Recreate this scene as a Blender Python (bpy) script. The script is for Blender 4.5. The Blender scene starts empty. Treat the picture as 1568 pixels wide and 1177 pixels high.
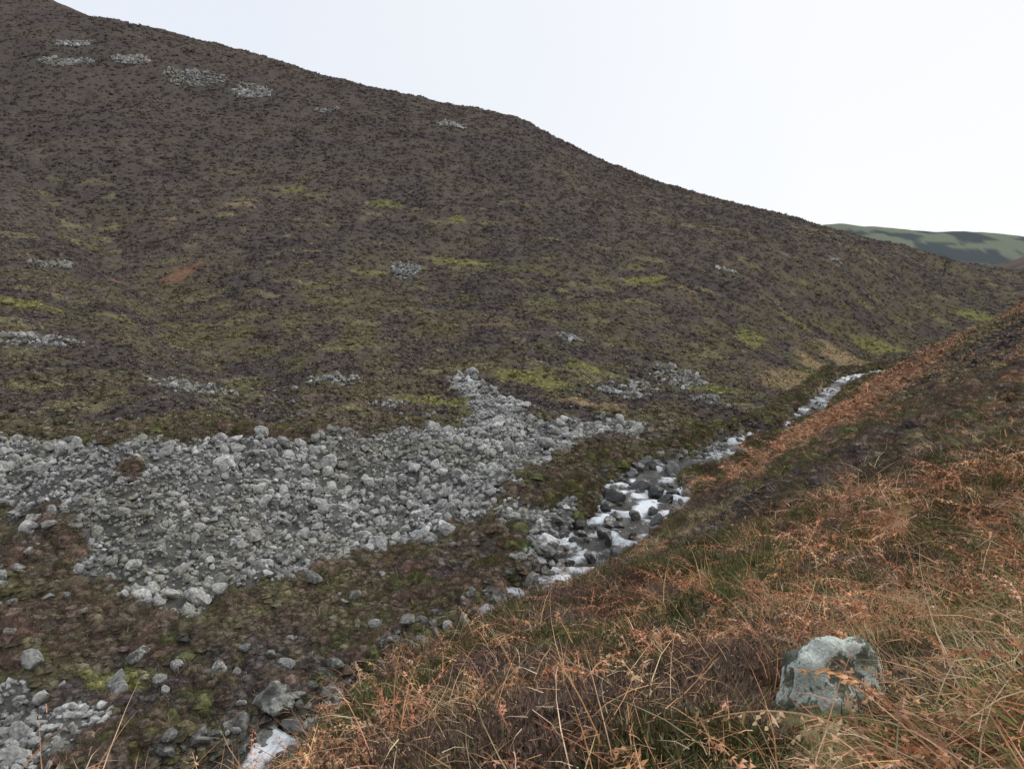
import bpy, math, random
import numpy as np
from mathutils import Vector, Matrix, noise as mnoise
random.seed(7); rng=np.random.default_rng(11)
scene=bpy.context.scene
scene.view_settings.view_transform='Standard'
scene.view_settings.look='None'
scene.view_settings.exposure=0
# ---------------------------------------------------------------- noise
def _h(ix,iy,seed):
    a=(ix.astype(np.int64)*374761393+iy.astype(np.int64)*668265263+seed*974634777)&0xffffffff
    a=((a^(a>>13))*1274126177)&0xffffffff
    a=(a^(a>>16))&0xffffffff
    return a/4294967295.0
def vn(x,y,seed=0):
    ix=np.floor(x);iy=np.floor(y);fx=x-ix;fy=y-iy
    fx=fx*fx*fx*(fx*(fx*6-15)+10);fy=fy*fy*fy*(fy*(fy*6-15)+10)
    a=_h(ix,iy,seed);b=_h(ix+1,iy,seed);c=_h(ix,iy+1,seed);d=_h(ix+1,iy+1,seed)
    return (a*(1-fx)+b*fx)*(1-fy)+(c*(1-fx)+d*fx)*fy
def fbm(x,y,o=4,seed=0,g=.5):
    s=np.zeros_like(x);A=1.;T=0.
    for i in range(o):
        s+=A*vn(x,y,seed+i*17);T+=A;A*=g
        x,y=(x*1.62+y*1.21)+3.1,(-x*1.21+y*1.62)+7.7
    return s/T
def sst(a,b,x):
    t=np.clip((x-a)/(b-a),0,1);return t*t*(3-2*t)
# ---------------------------------------------------------------- surveyed terrain: (x/y bearing) : [(northing, height)...]
COL=[
(-.98,[(2,-2),(6,-7),(12,-12),(20,-17),(30,-17),(40,-14.5),(52,-11),(75,-5),(105,6),(150,26),(220,64),(310,125),(350,145),(450,155)]),
(-.77,[(2,-1.9),(5,-5.5),(12,-12),(18,-15.5),(24.5,-17)]),
(-.755,[(29,-16.1),(34.5,-15.6),(42,-14.7)]),
(-.74,[(50,-12.1),(56,-10.9)]),(-.722,[(75,-6.2)]),(-.711,[(105,2.8)]),(-.702,[(140,16.1)]),(-.687,[(215,52.3)]),(-.676,[(310,113.6),(350,139),(450,150)]),
(-.585,[(2,-2),(6,-6),(12,-11.5),(18,-15.2),(24.3,-16.9)]),
(-.57,[(29,-16.1),(33,-15.6),(35.5,-15.3)]),(-.557,[(40.5,-13.4)]),(-.549,[(46.5,-10.4),(49.5,-11.1),(54,-10.9)]),(-.5435,[(62,-9.7)]),(-.536,[(85,-5.4)]),(-.529,[(115,3.1)]),(-.5225,[(150,17.3)]),(-.5126,[(220,53.5)]),(-.5055,[(300,100.8),(340,112),(450,125)]),
(-.386,[(2,-2),(6,-5.5),(10,-9),(16,-13.5),(21,-16.7),(23.2,-16.9)]),(-.38,[(25,-16.7),(29.2,-16.2)]),(-.372,[(35,-15.8),(37,-15.6)]),(-.3656,[(43,-14.2)]),(-.3605,[(50,-10.9),(53.5,-11.8),(60,-11.7)]),(-.357,[(70,-10.3)]),(-.3526,[(92,-5.9)]),(-.348,[(120,3.2)]),(-.3435,[(157,18)]),(-.339,[(205,41.2)]),(-.335,[(245,63.7),(300,90),(340,97),(450,105)]),
(-.265,[(2,-2),(4,-3),(7.5,-4.84),(10,-7.3),(15,-11.7),(20,-15.4),(25.6,-16.6),(29.5,-16.4)]),(-.257,[(36,-16.1),(38.5,-16)]),(-.25,[(46.5,-14.5),(53,-11.4),(56,-12.3),(62,-12.05)]),(-.245,[(73,-10.7),(95,-6.05)]),(-.2395,[(124,3.3)]),(-.2365,[(160,18.4)]),(-.2335,[(210,42.2)]),(-.231,[(280,75),(330,80),(450,85)]),
(-.133,[(3.5,-2.6),(6,-3.9),(10.5,-5.66),(14,-8.6),(20,-13),(25,-16),(28.8,-16.2),(33.5,-16.1)]),(-.128,[(41.5,-15.8),(48,-14.4),(56.5,-12),(60,-12.6)]),(-.124,[(72,-12),(98,-6.2)]),(-.1215,[(127,3.4)]),(-.12,[(163,18.7)]),(-.1182,[(215,43.2),(270,65.7),(330,69),(450,72)]),
(.015,[(2.6,-1.94),(5.5,-3.34),(13.5,-6.16),(18,-9.2),(25,-13),(30,-15.3),(33.5,-15.7),(37,-15.2),(43.5,-14.8),(54,-13.6),(62,-12.66),(74,-11.6),(100,-6.4),(130,3.5),(167,19.2),(215,37.7),(265,56.6),(330,59),(450,62)]),
(.165,[(2.3,-1.72),(5,-3.04)]),(.16,[(10,-4.72),(19,-7.6),(25,-10.8),(33,-14),(38,-15.3),(41,-15.4),(48.5,-15.1)]),(.156,[(57,-14.4),(66.5,-13.6),(80,-12.5)]),(.153,[(93,-10.2),(110,-5)]),(.15,[(135,3.6),(170,16.6)]),(.148,[(205,25.4),(250,38.5),(320,42),(450,46)]),
(.266,[(2.2,-1.64),(4.6,-2.8)]),(.258,[(10,-4.51)]),(.2535,[(27,-9.0),(33,-12),(40,-14.4),(45,-15),(52,-14.9),(60,-14.5)]),(.249,[(70,-13.6),(82,-12.9)]),(.245,[(97,-10.7),(115,-5.2)]),(.241,[(140,3.75),(180,14.4)]),(.238,[(240,29.3),(320,33),(450,36)]),
(.366,[(2.1,-1.57),(4.3,-2.6)]),(.352,[(9,-4.06),(17,-5.96)]),(.346,[(38,-10.3),(46,-13.4),(54,-14.9),(61,-14.8),(66,-14.7)]),(.342,[(72,-14),(86,-13.5)]),(.337,[(102,-11.2),(122,-5.5)]),(.331,[(150,4),(190,13.5)]),(.3285,[(235,23.3),(320,26),(450,28)]),
(.516,[(2,-1.49),(4,-2.43)]),(.497,[(8,-3.6),(13,-4.56)]),(.487,[(27,-6.8)]),(.4815,[(62,-10.8),(75,-13.8),(85,-15),(98,-14.9)]),(.477,[(112,-14.9),(122,-13.4)]),(.472,[(140,-8.9),(165,0)]),(.4655,[(195,7),(240,15),(320,15),(450,13)]),
(.615,[(1.9,-1.42),(4.5,-2.5)]),(.588,[(9,-3.6),(17,-4.6)]),(.575,[(38,-6.7)]),(.5696,[(85,-8.9),(100,-12.5),(120,-14.5),(140,-14.1)]),(.564,[(160,-10.2),(190,-3.5)]),(.558,[(250,10.5),(320,10),(450,7)]),
(.78,[(1.8,-1.35),(4.2,-2.33)]),(.75,[(7.5,-3),(13,-3.54)]),(.73,[(26,-4.6),(55,-5.5)]),(.717,[(115,-4),(150,-9),(180,-11),(220,-5)]),(.713,[(270,2.9),(350,.4),(450,-3)]),
(.93,[(1.8,-1.2),(5,-2),(12,-2.5),(30,-2),(60,0),(120,6),(180,5),(270,2),(450,-3)]),
]
P=[]
for X,l in COL:
    for y,z in l:
        x=X*y; r=math.hypot(x,y); P.append((math.atan2(x,y)*2,math.log(r),z/r))
P=np.array(P)
def _phi(d2): return np.where(d2>1e-12,.5*d2*np.log(np.maximum(d2,1e-12)),0)
n=len(P)
K=_phi(((P[:,None,:2]-P[None,:,:2])**2).sum(2))+np.eye(n)*2e-4
A=np.zeros((n+3,n+3));A[:n,:n]=K;A[:n,n]=1;A[:n,n+1:]=P[:,:2];A[n,:n]=1;A[n+1:,:n]=P[:,:2].T
W=np.linalg.solve(A,np.concatenate([P[:,2],np.zeros(3)]))
def tps(t,u):
    out=np.empty(t.shape)
    for s in range(0,len(t),20000):
        a=t[s:s+20000];b=u[s:s+20000]
        d2=(a[:,None]-P[None,:,0])**2+(b[:,None]-P[None,:,1])**2
        out[s:s+20000]=_phi(d2)@W[:n]+W[n]+W[n+1]*a+W[n+2]*b
    return out
LIM=math.radians(50)
def base(x,y):
    r=np.hypot(x,y);th=np.arctan2(x,y)
    rc=np.clip(r,2.3,450)
    def prof(tt): return tps(tt*2,np.log(rc))*rc
    z=prof(np.clip(th,-LIM,LIM))
    back=np.abs(th)>LIM
    if back.any():
        rb=rc[back]
        zl=tps(np.full(rb.shape,-LIM*2),np.log(rb))*rb
        zr=tps(np.full(rb.shape,LIM*2),np.log(rb))*rb
        a=np.where(th[back]<0,th[back]+2*np.pi,th[back])
        f=sst(LIM,2*np.pi-LIM,a)
        z[back]=zr*(1-f)+zl*f
    nr=sst(.3,2.3,r); z=z*nr+(-1.6)*(1-nr)
    far=sst(450,1000,r); z=z*(1-far)+(-25)*far
    return z
# ---------------------------------------------------------------- stream course
SC=np.array([(-22,10,-18.8,2.6),(-13.5,19,-17.9,2.6),(-9,23.2,-17.25,2.4),(-6.6,25.8,-16.9,2.2),(-3.7,29,-16.5,2.4),(.7,33.4,-16.0,2.6),(3.9,36.6,-15.75,3.6),(5.2,40.5,-15.5,4.2),(8.6,44.6,-15.25,5.2),(9.6,49.5,-15.05,4.8),(11.8,55,-14.9,3.2),(17.2,58.6,-14.8,2.0),(20.6,65,-14.75,1.7),(28.5,70,-14.7,1.9),(34,79.5,-14.6,2.1),(41,91,-14.5,1.0),(49,103,-14.4,2.0),(56,109,-14.2,2.0),(66,115,-14.0,2.0),(90,136,-13.8,2),(125,165,-13,2)],float)
def catmull(C,k):
    out=[];m=len(C)
    for i in range(m-1):
        p0=C[max(i-1,0)];p1=C[i];p2=C[i+1];p3=C[min(i+2,m-1)]
        for j in range(k):
            t=j/k
            out.append(.5*((2*p1)+(-p0+p2)*t+(2*p0-5*p1+4*p2-p3)*t*t+(-p0+3*p1-3*p2+p3)*t**3))
    out.append(C[-1]);return np.array(out)
SP=catmull(SC,6)
def stream(x,y):
    D=np.full(x.shape,1e9);Z=np.zeros(x.shape);Wd=np.zeros(x.shape);S=np.zeros(x.shape)
    for i in range(len(SP)-1):
        a=SP[i];b=SP[i+1];dx=b[0]-a[0];dy=b[1]-a[1];L=dx*dx+dy*dy
        t=np.clip(((x-a[0])*dx+(y-a[1])*dy)/L,0,1)
        px=x-a[0]-dx*t;py=y-a[1]-dy*t
        d=np.hypot(px,py);m=d<D
        D=np.where(m,d,D);Z=np.where(m,a[2]+(b[2]-a[2])*t,Z);Wd=np.where(m,a[3]+(b[3]-a[3])*t,Wd)
        S=np.where(m,np.sign(dx*py-dy*px),S)
    return D,Z,Wd,-S
GUL=np.array([(-100,158),(-65,122),(-41,92),(-30,76)],float)
def seg_dist(x,y,L):
    D=np.full(x.shape,1e9)
    for a,b in zip(L[:-1],L[1:]):
        d=b-a;t=np.clip(((x-a[0])*d[0]+(y-a[1])*d[1])/(d@d),0,1)
        D=np.minimum(D,np.hypot(x-a[0]-d[0]*t,y-a[1]-d[1]*t))
    return D
def inpoly(x,y,poly):
    c=np.zeros(x.shape,bool);m=len(poly)
    for i in range(m):
        x1,y1=poly[i];x2,y2=poly[(i+1)%m]
        if y1==y2: continue
        cond=((y1>y)!=(y2>y))&(x<(x2-x1)*(y-y1)/(y2-y1)+x1)
        c^=cond
    return c
SCREE=[[(-44,52),(-37.7,51),(-31,48.5),(-25.5,46.5),(-18,50),(-13,53),(-7,56.5),(.9,62),(7,65),(13.5,68),(12,64.5),(7,60),(2.3,54),(-.6,47),(-3.3,42),(-9.1,38.6),(-13.3,35.7),(-15.6,32),(-19,33),(-22,36),(-25,40),(-30,41),(-44,44)],
 [(-1.2,45),(-.6,41),(1.5,38),(3.2,37.8),(3.4,41),(4.2,45),(3,45.5)],
 [(-6.5,78),(-4,79),(1.5,68),(2,60),(-3,58),(-4.5,66)],
 [(-24,24),(-20,27),(-16.5,26.2),(-15,24.3),(-17,22),(-22,20)],
 [(-34,36),(-27,37),(-24.5,34),(-28,32),(-36,33)]]
GREY=[(-103,242,8,6),(-145,244,7,3),(-83,238,5,6),(-127,250,5,3),(-153,262,5,3),(-57,228,3,1.5),(-18,222,4,2.5),(-18,122,2.3,3.5),(-69,108,2.5,1.8),(-51,76,4,1.7),(-30,66,3.4,1.8),(-19,74.5,2.4,1.6),(7.7,97,1.6,1.6),(21,89,2.8,3.6),(12.5,79,2.8,2.6),(42,140,2,1),(22,78,1.8,1.8),(-12,68,1.6,1.2),(80,178,2,1),(16,84,1.7,1.5)]
GREEN=[(-50,164,7,1.4),(-28,156,4,1.2),(-10,148,3,1.2),(24,127,3,1.8),(-8,128,5,1.3),(38,111,2.6,3.),(69,137,7,4),(122,186,9,6),(44,104,2,2),(24,85,4,2.5),(-75,128,4,2),(50,128,3,1.),(-22,120,4,1.),(-8,70,3,1.5),(4,80,5,2.2),(-16.5,27.5,1.9,.5),(-12.3,33.5,.6,2.),(4.0,42.2,1.2,1.2),(10,86,3,2),(-60,88,5,1.2),(60,150,3,1)]
STRAW=[(40,96,7,6),(21,61.5,3,1.5),(14.5,52,1.6,5),(47,108,4,5),(30,73,4,2),(-2,27,3,1.2),(27,66,3,2),(56,118,6,5),(-5.5,27,1.2,1),(8,72,4,1.2),(-56,150,3,1.2),(-66,140,2.5,1),(30,125,2,1)]
RIDGE=np.array([(-2,7),(-1.4,10.5),(.2,13.5),(3,19),(6.9,27),(13,38),(29.8,62),(48,85),(82,115),(140,165)],float)
def ell(x,y,L,ns):
    m=np.zeros(x.shape)
    for cx,cy,a,b in L:
        d=np.hypot((x-cx)/a,(y-cy)/b)+ns
        m=np.maximum(m,1-sst(.6,1.15,d))
    return m
def scree_mask(x,y):
    xx=x+(fbm(x/2.2,y/2.2,3,5)-.5)*4.6;yy=y+(fbm(x/2.2,y/2.2,3,9)-.5)*4.2
    m=np.zeros(x.shape,bool)
    for p in SCREE: m|=inpoly(xx,yy,p)
    isl=fbm(x/2.4,y/2.4,3,77)
    m&=~((isl>.64)&(x<-21)&(y<44))
    return m
BX,BY=1.66,3.46
def H(x,y,detail=True):
    x=np.asarray(x,float);y=np.asarray(y,float)
    z=base(x,y);r=np.hypot(x,y)
    D,Z,Wd,S=stream(x,y)
    far=sst(60,130,r)
    z-=(S>0)*(y>0)*sst(4,10,D)*(.28*sst(4,9,r)*(1-sst(50,80,r))+.38*np.exp(-((r-20)/8)**2)*(1-sst(.2,.45,x/np.maximum(y,1))))
    z-=2.6*np.exp(-(seg_dist(x,y,GUL)/7)**2)
    z+=far*(fbm(x/28,y/28,3,21)-.5)*3.2*(1-sst(500,900,r))
    z+=far*(fbm(x/7+y/30,y/22,3,31)-.5)*1.6*(1-sst(500,900,r))
    mid=sst(3,14,r)
    z+=mid*(fbm(x/3.2,y/3.2,4,41)-.5)*.95*(1-.4*far)
    b_=fbm(x/.95,y/.95,2,45)
    z+=sst(12,25,r)*(1-far)*sst(.35,.7,b_)*.42
    z+=(fbm(x/.9,y/.9,3,51)-.5)*.16
    w=Wd/2+ (fbm(x/1.4,y/1.4,2,61)-.5)*1.4
    f=sst(0,1.4,D-w)
    bed=Z-.4
    z=np.where(D<12,bed*(1-f)+np.maximum(z,Z+.5)*f,z)
    return z
# ---------------------------------------------------------------- land cover colour
def mixc(a,b,f): return a*(1-f[:,None])+np.asarray(b)*f[:,None]
def cover(x,y,z):
    r=np.hypot(x,y);D,Z,Wd,S=stream(x,y)
    near=(S>0)&(D>Wd/2)
    n1=fbm(x/13,y/10,4,101);n2=fbm(x/4,y/3.5,4,111);n3=fbm(x/1.3,y/1.3,3,121);n4=fbm(x/30,y/22,3,131);n5=fbm(x/5+3,y/2.4,4,141);n6=fbm(x/1.6,y/1.6,3,151);n7=fbm(x/7,y/2.6,3,161)
    N=len(x)
    dark=np.array((.094,.080,.075));brown=np.array((.130,.101,.082));olive=np.array((.120,.107,.063));moss=np.array((.148,.140,.065))
    c=np.tile(dark,(N,1))
    low=1-sst(-8,18,z+ (n4-.5)*26)
    low=np.where(r<70,1,low)
    c=mixc(c,(.108,.091,.078),sst(.4,.6,n1)*.7)
    c=mixc(c,brown,(.2+.5*low)*sst(.42,.6,n1))
    c=mixc(c,olive,low*sst(.42,.60,n2)*.6)
    c=mixc(c,olive,(1-low)*sst(.5,.66,n2)*.15)
    c=mixc(c,moss,(.04+.85*low)*sst(.58,.70,n5)*.5)
    c=mixc(c,(.068,.056,.052),sst(.54,.66,1-n2)*.5)
    c=mixc(c,(.22,.20,.11),np.where((r>58)&~near,sst(.70,.75,n7)*.6*(1-sst(10,40,z)),0))
    vf=(r<60)&~near
    c=mixc(c,(.105,.100,.055),np.where(vf,sst(.40,.56,n1*.4+n2*.3+n6*.3)*.5,0))
    c=mixc(c,(.105,.080,.062),np.where(vf,sst(.48,.58,n6)*.7,0))
    g=ell(x,y,GREEN,(n2-.5)*2.6)
    c=mixc(c,(.22,.22,.08),g*.65)
    st=ell(x,y,STRAW,(n2-.5)*1.4)
    c=mixc(c,(.29,.22,.13),st*.8)
    soil=ell(x,y,[(-54,117,3.,3.5),(-62,112,1.5,1),(-2,100,2.5,.8)],(n3-.5)*1.2)
    c=mixc(c,(.20,.12,.08),soil)
    br=np.zeros(N);gr=np.zeros(N)
    dx=x-np.interp(y,RIDGE[:,1],RIDGE[:,0])
    wv=.8+.045*y
    crest=(1-sst(wv,wv+2.5+.03*y,dx+(n2-.5)*5))*sst(24,42,y)*(.5+.5*sst(.35,.5,n2))
    low_=sst(.55,.66,n2*.6+n3*.4)
    zone=sst(6,9,r)*(1-sst(15,21,r))*sst(.25,.45,x/np.maximum(y,1)+(n2-.5)*.3)
    br=np.where(near,np.maximum(crest,low_*.5),0)
    br=np.where(near,np.maximum(br,zone*(.5+.5*sst(.38,.54,n2*.5+n3*.5))),br)
    nf=near&(r<=12)
    br=np.where(nf,np.maximum(br,sst(.42,.56,n3*.6+n2*.4)*.9),br)
    gr=np.where(near&(r<9),sst(.3,.7,x/np.maximum(y,.5)+(n2-.5)*1.1),gr)
    gr=np.where(near&(r>=9),sst(.50,.64,n5)*.6,gr)
    c=mixc(c,(.32,.18,.11),br*.85)
    c=mixc(c,(.25,.20,.115),gr*(1-br)*.8)
    sm=scree_mask(x,y)
    gp=ell(x,y,GREY,(n3-.5)*2.4)
    c=mixc(c,(.12,.118,.11),np.where(sm,1.,gp*.6))
    c=np.where(((D<Wd/2+.5))[:,None],np.array((.08,.073,.06)),c)
    return c,dict(scree=sm,grey=gp,br=br,gr=gr,near=near,D=D,Wd=Wd,straw=st,low=low,soil=soil)
# ---------------------------------------------------------------- mesh helpers
def link(o): scene.collection.objects.link(o);return o
def mk(name,V,F,mat=None,smooth=False,cols=None,linkit=True):
    me=bpy.data.meshes.new(name);V=np.asarray(V,float)
    if isinstance(F,np.ndarray):
        k=F.shape[1];me.vertices.add(len(V));me.vertices.foreach_set('co',V.ravel())
        me.loops.add(F.size);me.loops.foreach_set('vertex_index',F.ravel().astype(np.int32))
        me.polygons.add(len(F));me.polygons.foreach_set('loop_start',np.arange(0,F.size,k,dtype=np.int32))
        me.update(calc_edges=True)
    else: me.from_pydata(V.tolist(),[],F)
    me.polygons.foreach_set('use_smooth',[smooth]*len(me.polygons))
    if cols is not None:
        at=me.color_attributes.new('Col','FLOAT_COLOR','POINT')
        at.data.foreach_set('color',np.concatenate([cols,np.ones((len(cols),1))],1).ravel())
    if mat: me.materials.append(mat)
    me.update();me.validate()
    o=bpy.data.objects.new(name,me)
    if linkit: link(o)
    return o
def newmat(name,rough=.9,spec=.2):
    m=bpy.data.materials.new(name);m.use_nodes=True;nt=m.node_tree;b=nt.nodes['Principled BSDF']
    b.inputs['Roughness'].default_value=rough;b.inputs['Specular IOR Level'].default_value=spec
    return m,nt,b
def matte(name):
    m=bpy.data.materials.new(name);m.use_nodes=True;nt=m.node_tree
    nt.nodes.remove(nt.nodes['Principled BSDF']);b=nt.nodes.new('ShaderNodeBsdfDiffuse')
    nt.links.new(b.outputs[0],nt.nodes['Material Output'].inputs[0]);return m,nt,b
def N(nt,t,**k):
    nd=nt.nodes.new(t)
    for a,b in k.items():
        if a in nd.inputs: nd.inputs[a].default_value=b
        else: setattr(nd,a,b)
    return nd
def mixrgb(nt,bt,fac,a,b):
    m=nt.nodes.new('ShaderNodeMix');m.data_type='RGBA';m.blend_type=bt
    for s,v in ((0,fac),(6,a),(7,b)):
        if isinstance(v,(int,float)): m.inputs[s].default_value=v
        elif isinstance(v,tuple): m.inputs[s].default_value=v
        else: nt.links.new(v,m.inputs[s])
    return m.outputs[2]
def ramp(nt,src,pts):
    r=nt.nodes.new('ShaderNodeValToRGB');e=r.color_ramp.elements
    while len(e)<len(pts): e.new(.5)
    for i,(p,c) in enumerate(pts): e[i].position=p;e[i].color=(c if isinstance(c,tuple) else (c,c,c,1))
    nt.links.new(src,r.inputs[0]);return r.outputs[0]
def ground_mat():
    m,nt,b=matte('moor_ground')
    tc=N(nt,'ShaderNodeTexCoord');at=N(nt,'ShaderNodeAttribute',attribute_name='Col')
    n1=N(nt,'ShaderNodeTexNoise');n1.inputs['Scale'].default_value=1.6;n1.inputs['Detail'].default_value=4;n1.inputs['Roughness'].default_value=.7
    nt.links.new(tc.outputs['Object'],n1.inputs['Vector'])
    v1=ramp(nt,n1.outputs[0],[(.3,.6),(.7,1.4)])
    c=mixrgb(nt,'MULTIPLY',1.,at.outputs['Color'],v1)
    nt.links.new(c,b.inputs['Color'])
    bp=N(nt,'ShaderNodeBump');bp.inputs['Strength'].default_value=.8;bp.inputs['Distance'].default_value=.3
    nt.links.new(n1.outputs[0],bp.inputs['Height']);nt.links.new(bp.outputs[0],b.inputs['Normal'])
    return m
gm=ground_mat()
# ---------------------------------------------------------------- terrain sheet
fa=np.radians(np.arange(-47,47.01,.16));ca=np.radians(np.arange(49.5,310.6,2.6))
az=np.concatenate([fa,ca])
rr=np.concatenate([np.geomspace(.02,.55,8),np.geomspace(.6,420,690),np.geomspace(440,7000,46)])
TH,RR=np.meshgrid(az,rr);gx=(RR*np.sin(TH)).ravel();gy=(RR*np.cos(TH)).ravel()
gz=H(gx,gy)
gc,gmk=cover(gx,gy,gz)
nr_,na=len(rr),len(az)
idx=np.arange(nr_*na).reshape(nr_,na);nx=np.roll(idx,-1,1)
F=np.stack([idx[:-1],nx[:-1],nx[1:],idx[1:]],-1).reshape(-1,4)[:,::-1]
fx=gx[F].mean(1);fy=gy[F].mean(1);fr=np.hypot(fx,fy)
Xb=fx/np.maximum(fy,1e-3)
foot=np.interp(Xb,[-1,-.55,-.36,-.13,.015,.155,.25,.34,.475,.565,.715,.9],[56,55,60,62,66,72,76,90,120,150,200,240])
ish=(fy>foot)&(fr<430)&(np.abs(np.arctan2(fx,fy))<math.radians(46.8))
def sub(name,sel):
    f=F[sel];u,inv=np.unique(f,return_inverse=True)
    V=np.stack([gx,gy,gz],1)[u]
    return mk(name,V,inv.reshape(f.shape),gm,True,gc[u])
sub('ground',~ish);sub('heather_hill',ish)
# ---------------------------------------------------------------- distant hills
def hill(name,y0,xs,tops,depth,seed,c1,c2,thr):
    nx_,ny_=160,50
    X=np.linspace(xs[0],xs[-1],nx_);Yv=np.linspace(-1,1,ny_)
    XX,YY=np.meshgrid(X,Yv)
    top=np.interp(X,xs,tops)[None,:]
    z=-30+(top+30)*np.cos(YY*np.pi/2)**.8
    z=z+(fbm(XX/150,YY*3,4,seed)-.5)*22*np.cos(YY*np.pi/2)
    V=np.stack([XX,y0+YY*depth+0*XX,z],-1).reshape(-1,3)
    nn=fbm(XX.ravel()/60,YY.ravel()*7,4,seed+5)
    c=mixc(np.tile(np.array(c1),(len(V),1)),c2,sst(thr,thr+.05,nn))
    i=np.arange(nx_*ny_).reshape(ny_,nx_)
    f=np.stack([i[:-1,:-1],i[:-1,1:],i[1:,1:],i[1:,:-1]],-1).reshape(-1,4)
    m,nt,b=matte(name+'_pasture');a=N(nt,'ShaderNodeAttribute',attribute_name='Col');nt.links.new(a.outputs['Color'],b.inputs['Color'])
    return mk(name,V,f,m,True,c)
hill('distant_hill',1500,[300,560,640,800,1000,1150,1500],[60,100,112,100,88,75,60],420,300,(.17,.19,.145),(.078,.092,.098),.48)  # distance haze is painted into these pasture and heather colours as bluish cast
hill('distant_hill',800,[440,520,580,680,900],[-30,5,24,46,62],200,330,(.13,.105,.09),(.085,.075,.07),.5)
# ---------------------------------------------------------------- instancing
def tint_mat(name,rough=.85,spec=.15,var=(.55,1.5),scale=9.,lichen=False,real=False):
    if rough>=.7: m,nt,b=matte(name);ci='Color'
    else: m,nt,b=newmat(name,rough,spec);ci='Base Color'
    a=N(nt,'ShaderNodeAttribute',attribute_type='GEOMETRY' if real else 'INSTANCER',attribute_name='tint')
    tc=N(nt,'ShaderNodeTexCoord');nz=N(nt,'ShaderNodeTexNoise');nz.inputs['Scale'].default_value=scale;nz.inputs['Detail'].default_value=2
    nt.links.new(tc.outputs['Object'],nz.inputs['Vector'])
    v=ramp(nt,nz.outputs[0],[(.33,var[0]),(.67,var[1])])
    c=mixrgb(nt,'MULTIPLY',1.,a.outputs['Color'],v)
    if lichen:
        n2=N(nt,'ShaderNodeTexNoise');n2.inputs['Scale'].default_value=2.3;n2.inputs['Detail'].default_value=3
        nt.links.new(tc.outputs['Object'],n2.inputs['Vector'])
        f=ramp(nt,n2.outputs[0],[(.55,0.),(.62,.6)])
        c=mixrgb(nt,'MIX',f,c,(.32,.33,.29,1))
    nt.links.new(c,b.inputs[ci]);return m
def scatter(name,pts,rot,scl,pid,tint,coll,realize=False):
    me=bpy.data.meshes.new(name);n=len(pts);me.vertices.add(n);me.vertices.foreach_set('co',np.asarray(pts,np.float32).ravel())
    def at(nm,ty,key,d):
        a=me.attributes.new(nm,ty,'POINT');a.data.foreach_set(key,np.asarray(d).ravel())
    at('rot','FLOAT_VECTOR','vector',np.asarray(rot,np.float32));at('scl','FLOAT_VECTOR','vector',np.asarray(scl,np.float32))
    at('pid','INT','value',np.asarray(pid,np.int32));at('tint','FLOAT_COLOR','color',np.concatenate([tint,np.ones((n,1))],1).astype(np.float32))
    o=link(bpy.data.objects.new(name,me))
    ng=bpy.data.node_groups.new(name+'_scatter','GeometryNodeTree')
    ng.interface.new_socket('Geometry',in_out='INPUT',socket_type='NodeSocketGeometry');ng.interface.new_socket('Geometry',in_out='OUTPUT',socket_type='NodeSocketGeometry')
    gi=ng.nodes.new('NodeGroupInput');go=ng.nodes.new('NodeGroupOutput')
    ip=ng.nodes.new('GeometryNodeInstanceOnPoints');ci=ng.nodes.new('GeometryNodeCollectionInfo')
    ci.inputs['Collection'].default_value=coll;ci.inputs['Separate Children'].default_value=True;ci.inputs['Reset Children'].default_value=True
    def na_(nm,ty):
        q=ng.nodes.new('GeometryNodeInputNamedAttribute');q.data_type=ty;q.inputs['Name'].default_value=nm;return q.outputs[0]
    e=ng.nodes.new('FunctionNodeEulerToRotation');L=ng.links.new
    L(gi.outputs[0],ip.inputs['Points']);L(ci.outputs[0],ip.inputs['Instance']);ip.inputs['Pick Instance'].default_value=True
    L(na_('pid','INT'),ip.inputs['Instance Index']);L(na_('rot','FLOAT_VECTOR'),e.inputs[0]);L(e.outputs[0],ip.inputs['Rotation'])
    L(na_('scl','FLOAT_VECTOR'),ip.inputs['Scale'])
    if realize:
        rz=ng.nodes.new('GeometryNodeRealizeInstances');L(ip.outputs[0],rz.inputs[0]);L(rz.outputs[0],go.inputs[0])
    else: L(ip.outputs[0],go.inputs[0])
    md=o.modifiers.new('scatter','NODES');md.node_group=ng
    return o
def proto(name,objs):
    c=bpy.data.collections.new(name)
    for o in objs: c.objects.link(o)
    return c
R=random.Random(5)
def blade(V,F,p,d,L,w,bend,seg=3,side=None):
    d=d.normalized();s=side or d.cross(Vector((R.gauss(0,1),R.gauss(0,1),R.gauss(0,.3)))).normalized()
    q=p.copy();i0=len(V)
    for k in range(seg+1):
        t=k/seg;ww=w*(1-t)**.7*.5
        if k<seg: V.append(q-s*ww);V.append(q+s*ww)
        else: V.append(q.copy())
        d=(d+bend/seg).normalized();q=q+d*L/seg
    for k in range(seg-1): a=i0+2*k;F.append((a,a+1,a+3,a+2))
    a=i0+2*(seg-1);F.append((a,a+1,a+2))
def heather_proto(i,mat):
    V=[];F=[]
    for k in range(130):
        a=R.uniform(0,6.283);r=.30*math.sqrt(R.random());p=Vector((r*math.cos(a),r*math.sin(a),0))
        d=Vector((math.cos(a)*r*2.6+R.gauss(0,.3),math.sin(a)*r*2.6+R.gauss(0,.3),1))
        L=R.uniform(.2,.42)*(1-.5*(r/.3)**2);d.normalize()
        blade(V,F,p,d,L,.012,Vector((R.gauss(0,.25),R.gauss(0,.25),.1)),1)
        for j in range(5):
            t=R.uniform(.35,1);q=p+d*L*t
            blade(V,F,q,d+Vector((R.gauss(0,.6),R.gauss(0,.6),.2)),R.uniform(.03,.08),.015,Vector((0,0,.2)),1)
    return mk('heather_sprig_%d'%i,V,F,mat,False,None,False)
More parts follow.
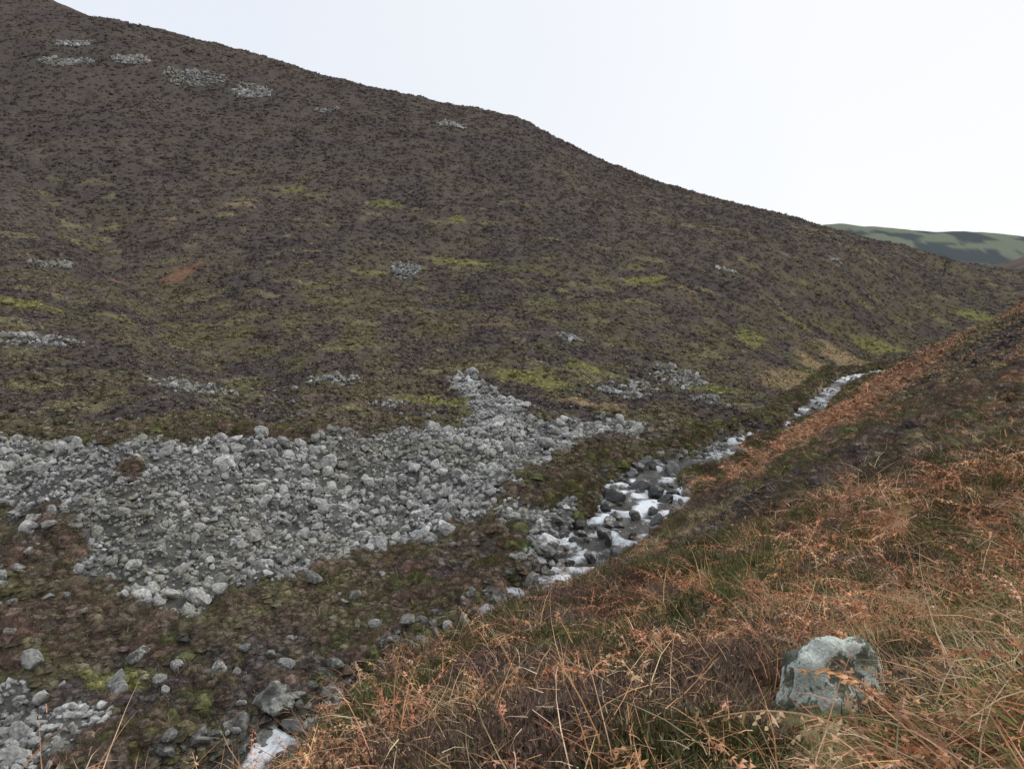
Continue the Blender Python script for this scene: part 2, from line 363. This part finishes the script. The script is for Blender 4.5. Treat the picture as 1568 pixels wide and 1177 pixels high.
def clump_proto(i,mat,nl,m=6,ls=1.,core=1.,wd=1.):
    V=[];F=[]
    for k in range(nl):
        a=R.uniform(0,6.283);h=R.random();r=.5*math.sqrt(1-h*h*.9)*R.uniform(.75,1)
        p=Vector((r*math.cos(a),r*math.sin(a),h*.36-.06+R.uniform(-.05,.03)))
        d=Vector((math.cos(a)*.6+R.gauss(0,.5),math.sin(a)*.6+R.gauss(0,.5),R.uniform(.3,1.3)))
        blade(V,F,p,d,R.uniform(.1,.26)*ls,R.uniform(.06,.12)*wd,Vector((0,0,.2)),1)
    i0=len(V)
    for ring,(rr_,zz) in enumerate(((.47,-.12),(.36*core,.17*core))):
        for k in range(m):
            a=(k+.5*ring)*6.283/m;q=rr_*R.uniform(.8,1.15);V.append(Vector((q*math.cos(a),q*math.sin(a),zz+R.uniform(-.05,.05))))
    V.append(Vector((0,0,.3*core)))
    for k in range(m): a=i0+k;b=i0+(k+1)%m;F.append((a,b,b+m));F.append((a,b+m,a+m))
    for k in range(m): F.append((i0+m+k,i0+m+(k+1)%m,len(V)-1))
    return mk('heather_clump_%d'%i,V,F,mat,False,None,False)
def grass_proto(i,mat,nb=75,w=.0055,droop=1.,tall=1.):
    V=[];F=[];ln=R.uniform(0,6.28)
    for k in range(nb):
        a=R.uniform(0,6.283);r=.10*math.sqrt(R.random());p=Vector((r*math.cos(a),r*math.sin(a),-.02))
        d=Vector((math.cos(a)*.5+.3*math.cos(ln)+R.gauss(0,.3),math.sin(a)*.5+.3*math.sin(ln)+R.gauss(0,.3),1))
        h=Vector((d.x,d.y,0))
        blade(V,F,p,d,R.uniform(.15,.42)*tall,w,h*R.uniform(.6,2)+Vector((0,0,-R.uniform(.4,2.0)*droop)),3)
    return mk('grass_tuft_%d'%i,V,F,mat,False,None,False)
def bracken_proto(i,mat):
    V=[];F=[]
    for fr_ in range(2):
        a=R.uniform(0,6.283);d=Vector((math.cos(a)*.9,math.sin(a)*.9,R.uniform(.35,1.2))).normalized()
        p=Vector((R.uniform(-.06,.06),R.uniform(-.06,.06),0));L=R.uniform(.5,.9);seg=12
        bend=Vector((math.cos(a)*.6+R.gauss(0,.7),math.sin(a)*.6+R.gauss(0,.7),-R.uniform(1.0,2.6)))
        q=p;dd=d
        for k in range(seg):
            nq=q+dd*L/seg
            s=dd.cross(Vector((0,0,1))).normalized()
            w=.0042*(1-k/seg)+.0014
            for sd in (s,dd.cross(s)):
                i0=len(V);V+= [q-sd*w,q+sd*w,nq+sd*w*.9,nq-sd*w*.9];F.append((i0,i0+1,i0+2,i0+3))
            if k>3:
                for sg in (-1,1):
                    if R.random()<.15: continue
                    pl=L*.26*(1-(k-3)/(seg-2))*R.uniform(.4,1.1)
                    pd=(s*sg+dd*.6+Vector((R.gauss(0,.5),R.gauss(0,.5),-R.uniform(0,1.2)))).normalized()
                    m=max(2,int(pl/.022));pq=q.copy()
                    for j in range(m):
                        npq=pq+pd*pl/m;ls=pd.cross(Vector((R.gauss(0,.8),R.gauss(0,.8),1))).normalized()
                        lw=(.019*(1-j/m)+.005)*R.uniform(.4,1.3)
                        for q_ in (1,-1):
                            if R.random()<.2: continue
                            i0=len(V);V+=[pq,npq,pq+ls*lw*q_+pd*.008+Vector((0,0,R.uniform(-.016,.006)))];F.append((i0,i0+1,i0+2))
                        pq=npq;pd=(pd+Vector((R.gauss(0,.2),R.gauss(0,.2),-.15))).normalized()
            q=nq;dd=(dd+bend/seg+Vector((R.gauss(0,.05),R.gauss(0,.05),0))).normalized()
    return mk('bracken_frond_%d'%i,V,F,mat,False,None,False)
def stalk_proto(i,mat):
    V=[];F=[]
    for fr_ in range(4):
        a=R.uniform(0,6.283);d=Vector((math.cos(a),math.sin(a),R.uniform(.3,1.4)))
        side=d.cross(Vector((0,0,1))).normalized()
        bd=Vector((R.gauss(0,.5),R.gauss(0,.5),-R.uniform(.2,1.8)))
        p=Vector((R.uniform(-.1,.1),R.uniform(-.1,.1),0));L=R.uniform(.35,.85)
        blade(V,F,p,d,L,.008,bd,5,side);blade(V,F,p,d,L,.008,bd,5,side.cross(d).normalized())
        for j in range(3):
            t=R.uniform(.3,.8);q=p+d.normalized()*L*t*.9
            blade(V,F,q,d+Vector((R.gauss(0,.7),R.gauss(0,.7),-.3)),L*R.uniform(.12,.3),.004,Vector((0,0,-.8)),2)
    return mk('bracken_stalk_%d'%i,V,F,mat,False,None,False)
def rock_mesh(name,seed,mat,sub=3,rough=.05,flat=.7,linkit=False,cuts=13,cut=(.5,.85)):
    import bmesh
    rs=random.Random(seed);bm=bmesh.new();bmesh.ops.create_icosphere(bm,subdivisions=sub,radius=1)
    pl=[]
    for k in range(cuts):
        nn=Vector((rs.gauss(0,1),rs.gauss(0,1),rs.gauss(0,1))).normalized();pl.append((nn,rs.uniform(*cut)))
    for v in bm.verts:
        c=v.co
        for nn,dd in pl:
            e=c.dot(nn)-dd
            if e>0: c-=nn*e
        c+=c.normalized()*rough*mnoise.fractal(c*2.5+Vector((seed*3.1,0,0)),1,2,4)*1.6
        c.z*=flat;c.y*=.85
    me=bpy.data.meshes.new(name);bm.to_mesh(me);bm.free()
    for p in me.polygons: p.use_smooth=False
    me.materials.append(mat);o=bpy.data.objects.new(name,me)
    if linkit: link(o)
    return o
mh=tint_mat('heather_leaf',.9,.1,(.5,1.6),12);mc=tint_mat('heather_clump_leaf',.95,.05,(.55,1.5),1.7,real=True)
mg=tint_mat('grass_blade',.7,.2,(.6,1.5),4,real=True);mb=tint_mat('bracken_leaf',.8,.15,(.6,1.5),4);ms=tint_mat('bracken_stem',.7,.25,(.7,1.3),5)
mr=tint_mat('rock',.85,.25,(.55,1.3),3.5,True);mrr=tint_mat('scree_rock',.9,.2,(.6,1.3),5.,False,True)
mwr=tint_mat('wet_rock',.35,.5,(.5,1.4),3.)
mbush=tint_mat('heather_bush_leaf',.95,.05,(.55,1.5),5.)
PH=proto('heather_sprigs',[heather_proto(i,mh) for i in range(5)])
PC=proto('heather_clumps_far',[clump_proto(i,mc,16,5,1.4,1.,1.4) for i in range(5)])
PM=proto('heather_clumps_mid',[clump_proto(10+i,mc,70,6,.8,.8,.38) for i in range(5)])
PL=proto('heather_bushes',[clump_proto(20+i,mbush,520,8,.62,.8,.16) for i in range(6)])
PG=proto('grass_tufts',[grass_proto(i,mg,60,.006) for i in range(5)])
mgr=tint_mat('moor_grass_blade',.8,.1,(.6,1.5),2,real=True)
PGF=proto('grass_tufts_far',[grass_proto(10+i,mgr,16,.022) for i in range(4)])
PBF=proto('bracken_litter_far',[grass_proto(20+i,mgr,16,.035,2.) for i in range(4)])
PB=proto('bracken_fronds',[bracken_proto(i,mb) for i in range(7)])
PS=proto('bracken_stalks',[stalk_proto(i,ms) for i in range(5)])
PR=proto('stones',[rock_mesh('stone_%d'%i,i+1,mr,2,.05,R.uniform(.45,.8)) for i in range(10)])
PW=proto('wet_stones',[rock_mesh('wet_stone_%d'%i,i+61,mwr,3,.05,R.uniform(.5,.8)) for i in range(7)])
PRs=proto('stones_small',[rock_mesh('stone_small_%d'%i,i+31,mrr,1,.08,R.uniform(.45,.85)) for i in range(8)])
# ---------------------------------------------------------------- scatter sampling
def polar(n,r0,r1,th=43):
    t=np.radians(rng.uniform(-th,th,n));r=np.exp(rng.uniform(math.log(r0),math.log(r1),n))
    return r*np.sin(t),r*np.cos(t)
def jit(c,a): return np.clip(c*(1+rng.normal(0,a,(len(c),1)))*(1+rng.normal(0,a*.25,(len(c),3))),.008,.9)
def put(name,x,y,z,s,tint,coll,k,sink=.03,tilt=.15,real=False,zs=1.):
    n=len(x);rot=np.stack([rng.normal(0,tilt,n),rng.normal(0,tilt,n),rng.uniform(0,6.283,n)],1)
    sc=np.stack([s*rng.uniform(.8,1.2,n),s*rng.uniform(.8,1.2,n),zs*s*rng.uniform(.75,1.25,n)],1)
    scatter(name,np.stack([x,y,z-sink*s],1),rot,sc,rng.integers(0,k,n),tint,coll,real)
def clear(x,y):   # sheep-cropped turf round and below the foreground boulder
    return (np.hypot(x-BX,y-BY)>.44)&(np.hypot(x-BX*.85,y-BY*.85)>.40)&(np.hypot(x-BX*.7,y-BY*.7)>.34)&(np.hypot(x-BX*.58,y-BY*.58)>.24)
# far clumps
x,y=polar(72000,52,400);z=H(x,y);c,m=cover(x,y,z)
k=(~m['scree'])&(m['D']>m['Wd']/2+.6)&(rng.random(len(x))>m['grey']*.9)&(rng.random(len(x))>m['soil'])&(rng.random(len(x))>.35*m['straw'])
x,y,z,c=x[k],y[k],z[k],c[k];r=np.hypot(x,y)
put('heather',x,y,z,np.clip(.45+r/300,.5,1.25)*rng.uniform(.5,1.35,len(x)),jit(c*1.28,.11),PC,5,.06,.12,True,.85)
x,y=polar(44000,16,56);z=H(x,y);c,m=cover(x,y,z)
k=(~m['scree'])&(m['D']>m['Wd']/2+.5)
x,y,z,c=x[k],y[k],z[k],c[k];r=np.hypot(x,y)
put('heather',x,y,z,np.clip(.28+r/110,.3,.75)*rng.uniform(.5,1.4,len(x)),jit(c*1.4,.13),PM,5,.1,.15,True)
# rounded ling bushes on the valley floor and on the near bank
x,y=polar(9000,17,60);z=H(x,y);c,m=cover(x,y,z)
k=(~m['scree'])&(m['D']>m['Wd']/2+.7)&(m['br']<.4)&(fbm(x/2.6,y/2.6,3,650)>.44)&(m['grey']<.2)
x,y,z=x[k],y[k],z[k];r=np.hypot(x,y);q=fbm(x/1.8,y/1.8,2,660)[:,None]
bc=np.where(q<.46,np.array((.105,.086,.055)),np.where(q<.55,np.array((.098,.098,.048)),np.array((.125,.092,.072))))
put('heather',x,y,z,rng.uniform(.6,1.4,len(x))*np.clip(r/38,.6,1.1),jit(bc*1.5,.12),PL,6,.05,.12)
# bank-edge heather overhanging the stream
def alongstream(n,lo,hi,i0,i1):
    t=rng.uniform(i0,i1,n);i=np.clip(t.astype(int),0,len(SP)-2);f=(t-i)[:,None];p=SP[i]*(1-f)+SP[i+1]*f
    d=SP[i+1,:2]-SP[i,:2];d/=np.linalg.norm(d,axis=1)[:,None]
    off=(p[:,3]/2+rng.uniform(lo,hi,n))*np.where(rng.random(n)<.5,-1,1)
    return p[:,0]+d[:,1]*off,p[:,1]-d[:,0]*off,p[:,2]
L_=len(SP)-1
x,y,zz=alongstream(1700,.8,3.2,30,L_-6);z=H(x,y);m_=((fbm(x/2.5,y/2.5,3,600)>.46)|(y>60))&~scree_mask(x,y);x,y,z=x[m_],y[m_],z[m_]
put('heather',x,y,z,rng.uniform(.7,1.5,len(x)),jit(np.where(rng.random((len(x),1))<.5,np.array((.15,.115,.082)),np.array((.14,.138,.066))),.2),PL,6,.0,.2)
# near heather bushes
x,y=polar(6800,1.6,17);z=H(x,y);c,m=cover(x,y,z)
k=(rng.random(len(x))>m['br']*.6)&(rng.random(len(x))>m['gr']*.8)&clear(x,y)
x,y,z,c=x[k],y[k],z[k],c[k];r=np.hypot(x,y)
hn=fbm(x/.9,y/.9,3,222)[:,None]
hc=np.where(hn<.50,np.array((.110,.108,.050)),np.where(hn<.58,np.array((.13,.10,.064)),np.array((.14,.10,.078))))
put('heather',x,y,z,np.clip(.4+r/20,.45,1.15)*rng.uniform(.6,1.25,len(x)),jit(hc*1.4,.2),PH,5,.05)
# grass
x,y=polar(9000,1.5,26);z=H(x,y);c,m=cover(x,y,z)
k=m['near']&(rng.random(len(x))<.16+m['gr']*.85)&clear(x,y)
x,y,z=x[k],y[k],z[k];r=np.hypot(x,y)
q=rng.random((len(x),1))+(fbm(x/.8,y/.8,3,200)[:,None]-.5)*1.6
gcol=np.where(q<.42,np.array((.27,.28,.10)),np.where(q<.74,np.array((.44,.35,.19)),np.array((.57,.45,.29))))
put('grass',x,y,z,np.clip(.5+r/16,.5,1.6)*rng.uniform(.6,1.35,len(x)),jit(gcol,.2),PG,5,.03,.3,True)
# short turf round the boulder
t=rng.uniform(.52,1.08,900);x=BX*t+rng.normal(0,.27,900);y=BY*t+rng.normal(0,.25,900);k=np.hypot(x-BX,y-BY)>.27;x,y=x[k],y[k];z=H(x,y)
q=rng.random((len(x),1));put('grass',x,y,z,rng.uniform(.16,.30,len(x)),jit(np.where(q<.6,np.array((.27,.28,.11)),np.array((.44,.36,.2))),.25),PG,5,.03,.3,True)
# bracken
x,y=polar(12500,1.7,42);z=H(x,y);c,m=cover(x,y,z)
k=m['near']&(rng.random(len(x))<m['br']*.95*(1-.4*(m['gr']>.5))+.07*(np.hypot(x,y)<14))&clear(x,y)
x,y,z=x[k],y[k],z[k];r=np.hypot(x,y)
q=rng.random((len(x),1))
bcol=np.where(q<.55,np.array((.46,.235,.135)),np.where(q<.82,np.array((.57,.36,.22)),np.array((.33,.17,.10))))
put('bracken',x,y,z,np.clip(.5+r/20,.5,2.2)*rng.uniform(.6,1.25,len(x)),jit(bcol,.2),PB,7,.0,.35)
# bracken litter further up the bank
x,y=polar(28000,16,125);z=H(x,y);c,m=cover(x,y,z)
k=m['near']&(rng.random(len(x))<m['br'])
x,y,z=x[k],y[k],z[k];r=np.hypot(x,y)
put('bracken',x,y,z+.08,np.clip(.6+r/50,.6,2.6)*rng.uniform(.6,1.2,len(x)),jit(np.tile(np.array((.52,.315,.20)),(len(x),1)),.2),PBF,4,.0,.4,True)
x,y=polar(5600,1.4,30);z=H(x,y);c,m=cover(x,y,z)
k=m['near']&(rng.random(len(x))<m['br']*.7+.25)&clear(x,y)
x,y,z=x[k],y[k],z[k];r=np.hypot(x,y)
q=rng.random((len(x),1))
put('bracken_stalks',x,y,z,np.clip(.6+r/25,.6,1.5)*rng.uniform(.6,1.25,len(x)),jit(np.where(q<.6,np.array((.62,.35,.20)),np.array((.72,.54,.36))),.22),PS,5,-.06,.35)
# straw grass in valley
x,y=polar(36000,20,230);z=H(x,y);c,m=cover(x,y,z)
k=(~m['near'])&(~m['scree'])&(m['D']>m['Wd']/2+.4)&(rng.random(len(x))<m['straw']*.9+.06)
x,y,z,c=x[k],y[k],z[k],c[k];r=np.hypot(x,y)
put('moor_grass',x,y,z,np.clip(.9+r/60,1,3)*rng.uniform(.6,1.2,len(x)),jit(np.tile(np.array((.33,.27,.155)),(len(x),1)),.2),PGF,4,.03,.3,True)
# scree stones
def area(n,x0,x1,y0,y1): return rng.uniform(x0,x1,n),rng.uniform(y0,y1,n)
def stone_tint(x,y,mu=.33,sd=.07):
    g=rng.normal(mu,sd,(len(x),1))*(.65+.7*fbm(x/2.5,y/2.5,3,400)[:,None])
    w=(rng.random((len(x),1))<.05)*.2
    mo=sst(.5,.65,fbm(x/4,y/4,3,420))[:,None]*rng.random((len(x),1))*.6
    c=np.clip((g+w)*np.array((1,.99,.95)),.05,.6)
    return c*(1-mo)+np.array((.20,.185,.11))*mo
x,y=area(80000,-46,15,19,80);mm=scree_mask(x,y);x,y=x[mm],y[mm];z=H(x,y)
s=np.clip(np.exp(rng.normal(math.log(.15),.38,len(x))),.06,.34)
put('scree_stones',x,y,z,s,stone_tint(x,y,.30),PRs,8,-.15,.6,True)
x,y=area(11500,-46,15,19,80);mm=scree_mask(x,y);x,y=x[mm],y[mm];z=H(x,y)
cl=fbm(x/4,y/4,3,430);s=np.clip(np.exp(rng.normal(math.log(.28),.38,len(x)))*(.45+1.1*cl),.16,1.0)
put('scree_stones',x,y,z,s,stone_tint(x,y,.37,.07),PR,10,-.34,.5)
xs=[];ys=[]
for cx,cy,a,b in GREY:
    q=int(min(380,22*a*b));t=rng.uniform(0,6.28,q);u=rng.random(q)**.7*1.25
    xs.append(cx+a*u*np.cos(t));ys.append(cy+b*u*np.sin(t))
x=np.concatenate(xs);y=np.concatenate(ys);z=H(x,y);r=np.hypot(x,y)
put('hillside_stones',x,y,z,np.clip(.16+r/850,.1,.5)*np.exp(rng.normal(0,.4,len(x))),stone_tint(x,y,.29),PRs,8,-.35,.5,True)
# stream rocks
x,y,zz=alongstream(2300,-.3,1.3,4,L_-6);k=(y<60)|(rng.random(len(x))<.5);x,y=x[k],y[k];z=H(x,y);s=np.exp(rng.normal(math.log(.21),.52,len(x)));s=np.clip(s,.08,.9)
g=rng.normal(.16,.06,(len(x),1));put('stream_rocks',x,y,z,s,np.clip(g*np.array((1,.97,.9)),.03,.4),PR,10,-.1,.4)
x,y,zz=alongstream(190,-1.2,.2,4,L_-6);z=zz-.12;s=np.clip(np.exp(rng.normal(math.log(.34),.4,len(x))),.15,.75)
g=rng.normal(.07,.025,(len(x),1));put('stream_rocks',x,y,z,s,np.clip(g*np.array((1,.97,.92)),.02,.2),PW,7,0,.4)
x,y,zz=alongstream(40,-2.4,.6,38,62);z=zz+.0;s=np.clip(np.exp(rng.normal(math.log(.6),.35,len(x))),.3,1.1)
g=rng.normal(.06,.025,(len(x),1));put('stream_rocks',x,y,z,s,np.clip(g*np.array((1,.97,.92)),.02,.2),PW,7,0,.4)
x,y=polar(500,20,75);z=H(x,y);c,m=cover(x,y,z);k=(~m['near'])&(~m['scree'])
x,y,z=x[k],y[k],z[k];s=np.clip(np.exp(rng.normal(math.log(.24),.4,len(x))),.1,.65)
put('scattered_rocks',x,y,z+.2,s,np.clip(rng.normal(.25,.05,(len(x),1))*np.array((1,.985,.93)),.08,.5),PR,10,0,.4)
# ---------------------------------------------------------------- stream water
WP=catmull(SC,40);M=30
d=np.gradient(WP[:,:2],axis=0);d/=np.linalg.norm(d,axis=1)[:,None]
sl=np.concatenate([[0],np.cumsum(np.linalg.norm(np.diff(WP[:,:2],axis=0),axis=1))])
u=np.linspace(-1,1,M)
hw=(WP[:,3]/2+.9)[:,None]
wx=WP[:,0:1]+d[:,1:2]*u*hw;wy=WP[:,1:2]-d[:,0:1]*u*hw
step=(sl/3.4)[:,None]+2.2*fbm(wx/2.6,wy/2.6,2,530);stp=(np.floor(step)+sst(.5,.9,step%1)-step)*.42
fall=np.exp(-(((step%1)-.76)/.21)**2)
wz=WP[:,2:3]+.05+stp+(.25+.75*fall)*((fbm(wx/.5,wy/.5,3,500)-.5)*.26+(fbm(wx/.16,wy/.16,2,505)-.5)*.07)
bo=(.46+.8*np.exp(-((WP[:,1]-47)/5.5)**2)+.5*np.exp(-((WP[:,1]-36)/2.)**2)+.4*np.exp(-((WP[:,1]-23)/1.5)**2)+.3*np.exp(-((WP[:,1]-72)/8)**2)+.4*np.exp(-((WP[:,1]-106)/5)**2))[:,None]
foam=np.clip((fall*sst(.30,.52,fbm(wx/1.3,wy/1.3,3,510))+.38*sst(.5,.64,fbm(wx/.9,wy/.9,3,520)))*bo,0,1)
V=np.stack([wx,wy,wz],-1).reshape(-1,3);i=np.arange(len(WP)*M).reshape(-1,M)
f=np.stack([i[:-1,:-1],i[:-1,1:],i[1:,1:],i[1:,:-1]],-1).reshape(-1,4)
m,nt,b=newmat('stream_water',.08,.5)
at=N(nt,'ShaderNodeAttribute',attribute_name='Col');tc=N(nt,'ShaderNodeTexCoord')
nz=N(nt,'ShaderNodeTexNoise');nz.inputs['Scale'].default_value=3.5;nz.inputs['Detail'].default_value=8;nz.inputs['Roughness'].default_value=.7
nt.links.new(tc.outputs['Object'],nz.inputs['Vector'])
ad=N(nt,'ShaderNodeMath',operation='MULTIPLY_ADD');nt.links.new(at.outputs['Color'],ad.inputs[0]);ad.inputs[1].default_value=.6;nt.links.new(nz.outputs[0],ad.inputs[2])
ff=ramp(nt,ad.outputs[0],[(.62,0.),(1.04,1.)])
nt.links.new(mixrgb(nt,'MIX',ff,(.028,.024,.016,1),(.80,.84,.88,1)),b.inputs['Base Color'])
nt.links.new(mixrgb(nt,'MIX',ff,(.06,.06,.06,1),(.7,.7,.7,1)),b.inputs['Roughness'])
bp=N(nt,'ShaderNodeBump');bp.inputs['Strength'].default_value=.8;bp.inputs['Distance'].default_value=.15
nt.links.new(nz.outputs[0],bp.inputs['Height']);nt.links.new(bp.outputs[0],b.inputs['Normal'])
mk('stream',V,f[:,::-1],m,True,np.repeat(foam.reshape(-1,1),3,1))
# ---------------------------------------------------------------- boulders
def boulder_mat(name,base,lich,amt,sc):
    m,nt,b=newmat(name,.9,.2);tc=N(nt,'ShaderNodeTexCoord')
    def nz(s,d=8,r=.6):
        q=N(nt,'ShaderNodeTexNoise');q.inputs['Scale'].default_value=s;q.inputs['Detail'].default_value=d;q.inputs['Roughness'].default_value=r;nt.links.new(tc.outputs['Object'],q.inputs['Vector']);return q.outputs[0]
    a=nz(sc);bb=nz(sc*.55,9,.65);cc=nz(sc*6)
    c=mixrgb(nt,'MIX',ramp(nt,a,[(.35,0.),(.65,1.)]),base,tuple(v*1.9 for v in base[:3])+(1,))
    c=mixrgb(nt,'MIX',ramp(nt,a,[(.52,0.),(.6,.65)]),c,(.17,.20,.11,1))
    c=mixrgb(nt,'MIX',ramp(nt,bb,[(amt,0.),(amt+.035,1.)]),c,lich)
    c=mixrgb(nt,'MULTIPLY',1.,c,ramp(nt,cc,[(.3,.6),(.7,1.25)]))
    nt.links.new(c,b.inputs['Base Color'])
    bp=N(nt,'ShaderNodeBump');bp.inputs['Strength'].default_value=.8;bp.inputs['Distance'].default_value=.03
    nt.links.new(cc,bp.inputs['Height']);nt.links.new(bp.outputs[0],b.inputs['Normal']);return m
bm1=boulder_mat('lichen_boulder',(.13,.14,.11,1),(.70,.75,.68,1),.455,3.4)
bm2=boulder_mat('grey_boulder',(.13,.13,.12,1),(.42,.43,.39,1),.50,1.8)
def boulder(x,y,sx,sy,sz,rz,seed,mat,up=.3,cuts=11,cut=(.5,.85)):
    o=rock_mesh('boulder',seed,mat,5,.08,1,True,cuts,cut)
    z=float(H(np.array([x]),np.array([y]))[0])
    o.location=(x,y,z+sz*up);o.scale=(sx,sy,sz);o.rotation_euler=(.1,-.1,rz)
    for p in o.data.polygons: p.use_smooth=True
    return o
boulder(BX-.02,BY,.32,.33,.36,.4,44,bm1,.24,9,(.68,.92))
boulder(-9.3,25.6,.95,.8,.75,.3,23,bm2,.6)
boulder(-.9,47.6,1.1,.8,.6,.1,24,bm2,.6)
boulder(-12.6,38.3,.75,.6,.6,1.1,25,bm2,.6)
boulder(-16,28.5,.5,.45,.4,.5,26,bm2,.8)
boulder(-12.2,27.5,.5,.4,.4,1.5,27,bm2,.8)
boulder(-2.3,32.3,.6,.35,.45,1.5,28,bm2,.7)
# ---------------------------------------------------------------- bare tree
def tree(x,y,h,seed):
    rs=random.Random(seed);V=[];F=[]
    def limb(p,d,L,r,dep):
        seg=3;q=p;prev=None
        for k in range(seg+1):
            s=d.cross(Vector((.3,.2,1))).normalized();t=d.cross(s).normalized();rad=r*(1-.5*k/seg);i0=len(V)
            for a in range(5): V.append(q+(s*math.cos(a*1.2566)+t*math.sin(a*1.2566))*rad)
            if prev is not None:
                for a in range(5): F.append((prev+a,prev+(a+1)%5,i0+(a+1)%5,i0+a))
            prev=i0
            if dep and k>0:
                for _ in range(2): limb(q,(d+Vector((rs.gauss(0,.6),rs.gauss(0,.6),rs.gauss(.1,.3)))).normalized(),L*.55,rad*.55,dep-1)
            q=q+d*L/seg;d=(d+Vector((rs.gauss(0,.12),rs.gauss(0,.12),.05))).normalized()
    limb(Vector((0,0,-.2)),Vector((.05,0,1)),h*.65,h*.03,3)
    m,nt,b=newmat('bark',.9,.1);b.inputs['Base Color'].default_value=(.07,.06,.05,1)
    o=mk('bare_tree',V,F,m);o.location=(x,y,float(H(np.array([x]),np.array([y]))[0]))
tree(137,228,7,1)
# ---------------------------------------------------------------- light, sky, camera
w=bpy.data.worlds.new('World');scene.world=w;w.use_nodes=True;nt=w.node_tree;bg=nt.nodes['Background'];out=nt.nodes['World Output']
el,ro=math.radians(48),math.radians(60)
sky=N(nt,'ShaderNodeTexSky',sky_type='NISHITA');sky.sun_disc=False;sky.sun_elevation=el;sky.sun_rotation=ro
nt.links.new(sky.outputs[0],bg.inputs[0]);bg.inputs[1].default_value=.1
tc=N(nt,'ShaderNodeTexCoord');sp=N(nt,'ShaderNodeSeparateXYZ');nt.links.new(tc.outputs['Generated'],sp.inputs[0])
nz=N(nt,'ShaderNodeTexNoise');nz.inputs['Scale'].default_value=1.3;nz.inputs['Detail'].default_value=3;nt.links.new(tc.outputs['Generated'],nz.inputs['Vector'])
ad=N(nt,'ShaderNodeMath',operation='MULTIPLY_ADD');nt.links.new(nz.outputs[0],ad.inputs[0]);ad.inputs[1].default_value=.5;nt.links.new(sp.outputs[0],ad.inputs[2])
cc=ramp(nt,ad.outputs[0],[(0.,(.85,.89,.96,1)),(.7,(.98,.985,1.,1))])
b2=nt.nodes.new('ShaderNodeBackground');nt.links.new(cc,b2.inputs[0]);b2.inputs[1].default_value=1.03
mx=nt.nodes.new('ShaderNodeMixShader');mx.inputs[0].default_value=.92
nt.links.new(bg.outputs[0],mx.inputs[1]);nt.links.new(b2.outputs[0],mx.inputs[2]);nt.links.new(mx.outputs[0],out.inputs[0])
sl_=bpy.data.lights.new('sun','SUN');sl_.energy=1.2;sl_.angle=math.radians(20);sl_.color=(1,.97,.92)
so=link(bpy.data.objects.new('sun',sl_))
dv=Vector((math.sin(ro)*math.cos(el),math.cos(ro)*math.cos(el),math.sin(el)))
so.rotation_euler=(-dv).to_track_quat('-Z','Y').to_euler()
cam=bpy.data.cameras.new('camera');co=link(bpy.data.objects.new('camera',cam));cam.lens=24.96;cam.sensor_width=36;cam.clip_end=20000;cam.clip_start=.05
co.rotation_euler=(math.radians(90-8.28),0,0);scene.camera=co
